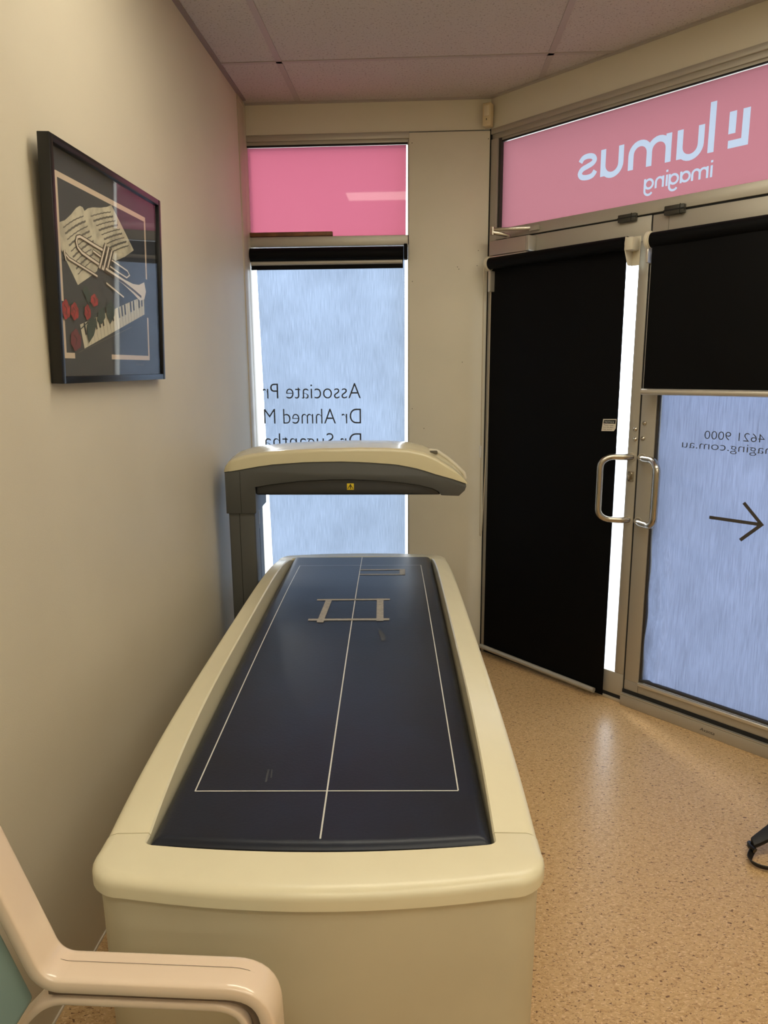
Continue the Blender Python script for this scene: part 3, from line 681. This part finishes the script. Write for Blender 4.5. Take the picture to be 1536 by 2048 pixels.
for i in range(9):
    t = (i+.7)/9.6; a = Vector((1.712, 1.832)).lerp(Vector((1.785, 1.716)), t); b = Vector((1.835, 1.884)).lerp(Vector((1.93, 1.79)), t)
    if i > 5: b = a.lerp(b, .8)
    pr([(a.lerp(b, j/14).x, a.lerp(b, j/14).y+.004*sin(j/14*pi)+.0012*(j % 2)) for j in range(1, 14)], .0028+.002*(i % 2), 3)
    a = Vector((1.852, 1.884)).lerp(Vector((1.99, 1.802)), t); b = Vector((1.995, 1.924)).lerp(Vector((2.125, 1.843)), t)
    pr([(a.lerp(b, j/14).x, a.lerp(b, j/14).y+.002*sin(j/14*pi)+.0012*(j % 2)) for j in range(1, 14)], .0028+.002*(i % 2), 3)
# keyboard
KT0, KT1, KB0, KB1 = Vector((1.784, 1.615)), Vector((2.205, 1.722)), Vector((1.802, 1.558)), Vector((2.205, 1.668))
pp([(1.784, 1.615), tuple(KT1), tuple(KB1), tuple(KB0)], 8)
for i in range(1, 20):
    a = KT0.lerp(KT1, i/20); b = KB0.lerp(KB1, i/20); pr([tuple(a), tuple(b)], .0011, 3)
for i in range(1, 20):
    if i % 7 in (3, 0): continue
    a = KT0.lerp(KT1, i/20); b = KB0.lerp(KB1, i/20); pr([tuple(a), tuple(a.lerp(b, .5))], .008, 9)
pr([(1.766, 1.548), (2.101, 1.626)], .0012, 3)
# trumpet
tp = [(1.949, 1.766), (1.907, 1.771), (1.85, 1.780), (1.811, 1.787), (1.790, 1.796), (1.784, 1.809), (1.790, 1.819), (1.804, 1.823), (1.828, 1.821), (1.88, 1.815), (1.925, 1.811), (1.952, 1.810)]
pr(tp, .011, 5); pr(tp, .006, 4)
pr([(1.976, 1.794), (2.03, 1.786), (2.085, 1.778), (2.099, 1.768), (2.078, 1.759), (2.02, 1.767), (1.967, 1.776)], .008, 5); pr([(1.976, 1.794), (2.03, 1.786), (2.085, 1.778), (2.099, 1.768), (2.078, 1.759), (2.02, 1.767), (1.967, 1.776)], .004, 4)
for q in ([(1.724, 1.772), (1.744, 1.763), (1.805, 1.754), (1.891, 1.741)], [(1.72, 1.780), (1.727, 1.757)], [(1.942, 1.73), (2.053, 1.704)], [(1.872, 1.8), (1.922, 1.791)]): pr(q, .009, 5); pr(q, .0045, 4)
bell = [(1.900, 1.775), (1.98, 1.764), (2.062, 1.752), (2.12, 1.747), (2.165, 1.749), (2.203, 1.760), (2.214, 1.735), (2.200, 1.712), (2.169, 1.704), (2.120, 1.720), (2.05, 1.739), (1.98, 1.752), (1.898, 1.764)]
pp(bell, 4); pr([(1.93, 1.761), (2.05, 1.744), (2.13, 1.728), (2.18, 1.716)], .007, 5); pr([(2.203, 1.760), (2.214, 1.735), (2.200, 1.712)], .006, 4)
for q in ([(1.906, 1.762), (1.949, 1.827)], [(1.93, 1.763), (1.968, 1.823)], [(1.955, 1.769), (1.988, 1.819)]): pr(q, .017, 5); pr([(q[0][0]-.002, q[0][1]), (q[1][0]-.002, q[1][1])], .007, 4)
# roses and leaves
for q in ([(1.729, 1.66), (1.859, 1.68)], [(1.773, 1.656), (1.9, 1.675)], [(1.777, 1.602), (1.873, 1.647)]): pr(q, .003, 7)
for q in ([(1.817, 1.615), (1.852, 1.641), (1.874, 1.625), (1.853, 1.593), (1.824, 1.573), (1.816, 1.594)], [(1.931, 1.668), (1.968, 1.69), (1.987, 1.671), (1.983, 1.65), (1.956, 1.627), (1.937, 1.644)], [(1.886, 1.656), (1.92, 1.668), (1.925, 1.641), (1.9, 1.622), (1.875, 1.629)], [(1.80, 1.70), (1.82, 1.712), (1.85, 1.69), (1.83, 1.67)]): pp(q, 7)
for cx_, cz_, ra, rb, mi in ((1.712, 1.645, .020, .022, 6), (1.755, 1.644, .020, .020, 6), (1.823, 1.647, .017, .018, 6), (1.864, 1.679, .021, .015, 6), (1.753, 1.577, .027, .025, 10)):
    pp([(cx_+ra*cos(2*pi*i/16)*(1+.12*sin(i*2.3)), cz_+rb*sin(2*pi*i/16)*(1+.12*cos(i*1.7))) for i in range(16)], mi)
    pr([(cx_-ra*.4, cz_+rb*.5), (cx_+ra*.2, cz_+rb*.1), (cx_-ra*.1, cz_-rb*.5)], .002, 9)
for i in range(5): pr([(2.12+i*.012, 1.518), (2.124+i*.012, 1.524), (2.128+i*.012, 1.516)], .0012, 3)
pm.build('print', PM, pf, smooth=0, fixn=False)
MB().box(.020, .022, y0+.012, y1-.012, .012, hh-.012).build('picture_glass', M['picglass'], pf, smooth=0)

# ================================================================== BLINDS
b1 = thing('roller_blind', 'rolled-up black roller blind at top of the narrow window', 'blind', (0, D, 2.03), group='black roller blinds')
MB().tube([(.004, -.018, .022), (.757, -.018, .022)], .033, 28).build('blind_roll', M['black'], b1, smooth=60)
MB().box(.006, .755, -.022, -.019, -.048, .012).build('blind_fabric', M['black'], b1)
MB().tube([(.006, -.021, -.017), (.752, -.021, -.017)], .011, 14).build('bottom_rail', M['alu'], b1, smooth=60)
MB().box(.759, .777, -.050, -.002, -.010, .062).build('end_bracket', M['black'], b1, bevel=.004)
MB().box(.762, .774, -.036, -.028, -.010, .012).build('chain_clip', M['cream_pl'], b1, bevel=.003)

b2 = thing('roller_blind', 'floor-length black blind on the left door, reaching down to floor', 'blind', DW['loc'], DW['rot'], group='black roller blinds')
MB().tube([(.060, -.055, 1.988), (.778, -.055, 1.992)], .027, 28).build('blind_roll', M['black'], b2, smooth=60)
def fab(a, b): s = .048+.716*a; z = .018+1.970*b; return (s, -.029+.002*sin(a*7+b*3), z)
MB().grid(24, 30, fab).build('blind_fabric', M['black'], b2, smooth=60, fixn=False)
MB().tube([(.040, -.044, .050), (.728, -.044, .034)], .0125, 14).build('bottom_rail', M['alu'], b2, smooth=60)
MB().tube([(.046, -.055, 1.988), (.058, -.055, 1.988)], .034, 24).tube([(.058, -.055, 1.988), (.061, -.055, 1.988)], .030, 24).build('chain_drive', M['cream_pl'], b2, bevel=.002)
MB().prism([(-.088, 2.012), (-.090, 1.965), (-.062, 1.905), (-.030, 1.905), (-.028, 2.016)], lambda a, b: (.786, a, b), lambda a, b: (.789, a, b)).box(.786, .822, -.031, -.027, 1.905, 2.018).build('end_bracket', M['cream_pl'], b2, bevel=.0008)
MB().box(.789, .820, -.090, -.030, 1.960, 2.010).build('bracket_cover', M['cream_pl'], b2, bevel=.005)
MB().tube([(.779, -.055, 1.990), (.786, -.055, 1.990)], .024, 20).build('idler_disc', M['cream_pl'], b2)
MB().box(.052, .068, -.060, -.004, 1.86, 1.955).build('wall_bracket', M['alu_lt'], b2, bevel=.003)
mb = MB()
mb.tube([(.048, -.086, 1.99), (.048, -.082, 1.2), (.047, -.076, .66)], .0022, 6)
mb.tube([(.048, -.030, 1.99), (.047, -.034, 1.2), (.046, -.060, .68), (.0465, -.070, .655), (.047, -.076, .66)], .0022, 6)
ch_ = mb.build('pull_chain', M['trim'], b2)
MB().box(.043, .053, -.088, -.078, 1.06, 1.12).build('chain_joiner', M['lampbody'], ch_, bevel=.002)
nt = MB().prism([(.696, 1.281), (.760, 1.284), (.758, 1.244), (.750, 1.232), (.690, 1.229)], lambda a, b: (a, -.0325, b), lambda a, b: (a, -.0318, b)).build('notice_sticker', M['paper'], b2, smooth=0)
nt['label'] = 'small white NOTICE sticker with black heading bar'
MB().prism([(.700, 1.277), (.757, 1.280), (.756, 1.263), (.698, 1.262)], lambda a, b: (a, -.0329, b), lambda a, b: (a, -.0326, b)).build('heading_bar', M['ink'], nt, smooth=0)
text_mesh('lettering', 'NOTICE', .0075, (.704, -.0332, 1.2660), M['line'], nt, width=.046, shear=.15)
for i, (s_, w_) in enumerate((('Please make', .056), ('sure this door', .060), ('stays locked', .055))):
    text_mesh('lettering', s_, .0056, (.699-.0025*i, -.0328, 1.2535-.0090*i), M['ink'], nt, width=w_*.86, shear=.2)

b3 = thing('roller_blind', 'half-lowered black blind covering upper glass of the right door', 'blind', DW['loc'], DW['rot'], group='black roller blinds')
MB().tube([(.884, -.055, 1.990), (1.62, -.055, 1.994)], .029, 28).build('blind_roll', M['black'], b3, smooth=60)
MB().grid(20, 10, lambda a, b: (.893+.72*a, -.066+.003*sin(a*9), 1.405+.585*b)).build('blind_fabric', M['black'], b3, smooth=60, fixn=False)
MB().tube([(.888, -.068, 1.403), (1.615, -.068, 1.405)], .0125, 14).build('bottom_rail', M['alu_lt'], b3, smooth=60)
MB().tube([(.866, -.055, 1.990), (.880, -.055, 1.990)], .036, 24).tube([(.880, -.055, 1.990), (.885, -.055, 1.990)], .031, 24).build('chain_drive', M['cream_pl'], b3, bevel=.002)
MB().box(.868, .880, -.070, -.002, 1.905, 1.965).build('end_bracket', M['alu_lt'], b3, bevel=.004)

# ================================================================== SMALL THINGS ON THE WALLS
ms = thing('motion_sensor', 'yellowed cream motion sensor high in corner above the boxed panel', 'sensor', (1.152, 3.690, 2.605), (0, 0, -.39))
MB().box(-.021, .021, -.022, .022, 0, .100).build('sensor_case', mat('yellowed_plastic', (.66, .55, .33), .4), ms, bevel=.006, seg=3)
MB().box(-.014, .014, -.0245, -.018, .042, .088).build('lens', mat('sensor_lens', (.72, .64, .46), .3), ms, bevel=.003)
MB().box(-.002, .002, -.0228, -.021, .024, .032).build('indicator', M['seam'], ms)
ts = MB().box(0, .408, -.012, .012, 0, .019).build('timber_strip', M['wood'], None, bevel=.002); ts.location = (.002, D+.0, 2.1405)
ts['label'] = 'dark brown timber strip lying on transom under the pink window pane'; ts['category'] = 'timber strip'

# ================================================================== CHAIR
chr_ = thing('armchair', 'pink-cream plastic framed armchair with teal back in front of the scanner', 'chair', (.35, .60, 0))
CY = .850-.60
def xz(pts): return [(x-.35, z) for x, z in pts]
def rounded(pts, r, n=6):
    out = [Vector(pts[0])]
    for i in range(1, len(pts)-1):
        a, b, c = Vector(pts[i-1]), Vector(pts[i]), Vector(pts[i+1]); u = (a-b).normalized(); v = (c-b).normalized(); rr = r[i-1] if isinstance(r, list) else r
        p, q = b+u*rr, b+v*rr
        for k in range(n+1): t = k/n; out.append((1-t)**2*p+2*t*(1-t)*b+t*t*q)
    out.append(Vector(pts[-1])); return out
def band(path, cy, half, th, mt, name, parent, bev=.007):
    """flat band: width along y = 2*half, thickness th in the path plane"""
    Lf, Rt = ribbon(path, th); R = [[(a[0], cy-half, a[1]), (a[0], cy+half, a[1]), (b[0], cy+half, b[1]), (b[0], cy-half, b[1])] for a, b in zip(Lf, Rt)]
    # rounded section
    R2 = []
    for a, b in zip(Lf, Rt):
        a, b = Vector(a), Vector(b); c = (a+b)/2; h = (a-b)/2; ring = []
        for k in range(20):
            t = 2*pi*k/20; cx = math.copysign(abs(cos(t))**.32, cos(t)); sx = math.copysign(abs(sin(t))**.32, sin(t)); p = c+h*sx; ring.append((p.x, cy+half*cx, p.y))
        R2.append(ring)
    return MB().rings(R2).build(name, mt, parent, smooth=50)
def chair_side(cy):
    main = rounded(xz([(.262, .885), (.338, .672), (.652, .672), (.672, .0)]), [.030, .055], 8)
    f = band(main, cy, .029, .022, M['chair'], 'arm_frame', chr_)
    Lf, Rt = ribbon(main, .0223)
    inner = rounded(xz([(.215, .0), (.250, .545), (.340, .642), (.622, .642), (.645, .0)]), [.06, .030, .045], 8)
    band(inner, cy-.002, .020, .012, M['chair'], 'inner_frame', f)
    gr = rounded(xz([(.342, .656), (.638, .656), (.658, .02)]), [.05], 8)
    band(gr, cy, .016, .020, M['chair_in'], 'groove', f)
    mb = MB(); P = rounded(xz([(.262+.002, .885), (.338, .672+.0113), (.652, .672+.0113), (.672, .0)]), [.030, .055], 8)
    mb.tube([(p.x, cy+.006, p.y+.0004) for p in P if p.y > .664], .0003, 6); mb.build('mould_line', M['chair_in'], f)
chair_side(CY); chair_side(CY-.53)
# back panel, spanning towards the viewer between the side frames
bd = Vector((.262-.338, .885-.672)).normalized()
B0 = Vector((.330-.35, .655)); 
q = [B0+Vector((-.0, -.002)), B0+bd*.26, B0+bd*.26+Vector((-.03, -.012)), B0+Vector((-.032, -.014))]
MB().prism([tuple(p) for p in q], lambda a, b: (a, CY-.53+.030, b), lambda a, b: (a, CY-.026, b)).build('backrest', M['teal'], chr_, bevel=.008, seg=3)
MB().prism([(-.15, .40), (.31, .43), (.31, .47), (-.15, .45)], lambda a, b: (a, CY-.50, b), lambda a, b: (a, CY-.03, b)).build('seat', M['teal'], chr_, bevel=.012, seg=3)

# ================================================================== BAG
bg = thing('backpack', 'black bag on the floor at right with webbing strap and buckle showing', 'bag', (2.00, 2.12, 0))
def blob(name, cx, cy, cz, rx, ry, rz, mt, p=.5):
    R = []
    for i in range(13):
        t = -pi/2+pi*i/12; ct = abs(cos(t))**p; zz = math.copysign(abs(sin(t))**p, sin(t))
        R.append([(cx+rx*max(ct, .02)*math.copysign(abs(cos(a))**p, cos(a)), cy+ry*max(ct, .02)*math.copysign(abs(sin(a))**p, sin(a)), cz+rz*zz) for a in [2*pi*k/24 for k in range(24)]])
    return MB().rings(R).build(name, mt, bg, smooth=60)
blob('bag_body', .21, .02, .155, .17, .13, .154, M['bag'])
MB().rings([[(x, y-w_, z), (x, y+w_, z+.01), (x, y+w_, z+.025), (x, y-w_, z+.015)] for x, y, z, w_ in ((.10, .02, .10, .045), (.03, .005, .085, .036), (-.05, -.018, .045, .022), (-.085, -.03, .03, .017), (-.105, -.038, .024, .013))]).build('shoulder_strap', M['bag'], bg, bevel=.003)
MB().tube([(-.104, -.058, .024), (-.112, -.040, .027), (-.104, -.020, .024)], .0085, 10).build('buckle', M['bagbuckle'], bg, smooth=60)
loop = [(-.098, -.04, .022), (-.116, -.060, .016), (-.130, -.085, .012), (-.118, -.108, .011), (-.092, -.120, .011), (-.062, -.118, .012), (-.045, -.096, .012), (-.040, -.065, .022), (-.030, -.030, .04)]
def cr(P, n=5):
    out = []
    for i in range(len(P)-1):
        p0, p1, p2, p3 = [Vector(P[max(0, min(len(P)-1, k))]) for k in (i-1, i, i+1, i+2)]
        for k in range(n): t = k/n; out.append(.5*((2*p1)+(-p0+p2)*t+(2*p0-5*p1+4*p2-p3)*t*t+(-p0+3*p1-3*p2+p3)*t**3))
    out.append(Vector(P[-1])); return out
LP = cr(loop); R = []
for i, p in enumerate(LP):
    t = (LP[min(i+1, len(LP)-1)]-LP[max(i-1, 0)]).normalized(); n = t.cross(Vector((0, 0, 1))).normalized(); u = (Vector((0, 0, .75))+n*.5).normalized(); v = t.cross(u).normalized()
    R.append([p+u*.012+v*.0014, p-u*.010+v*.0014, p-u*.010-v*.0014, p+u*.012-v*.0014])
MB().rings(R).build('webbing_loop', M['bag'], bg, smooth=50)
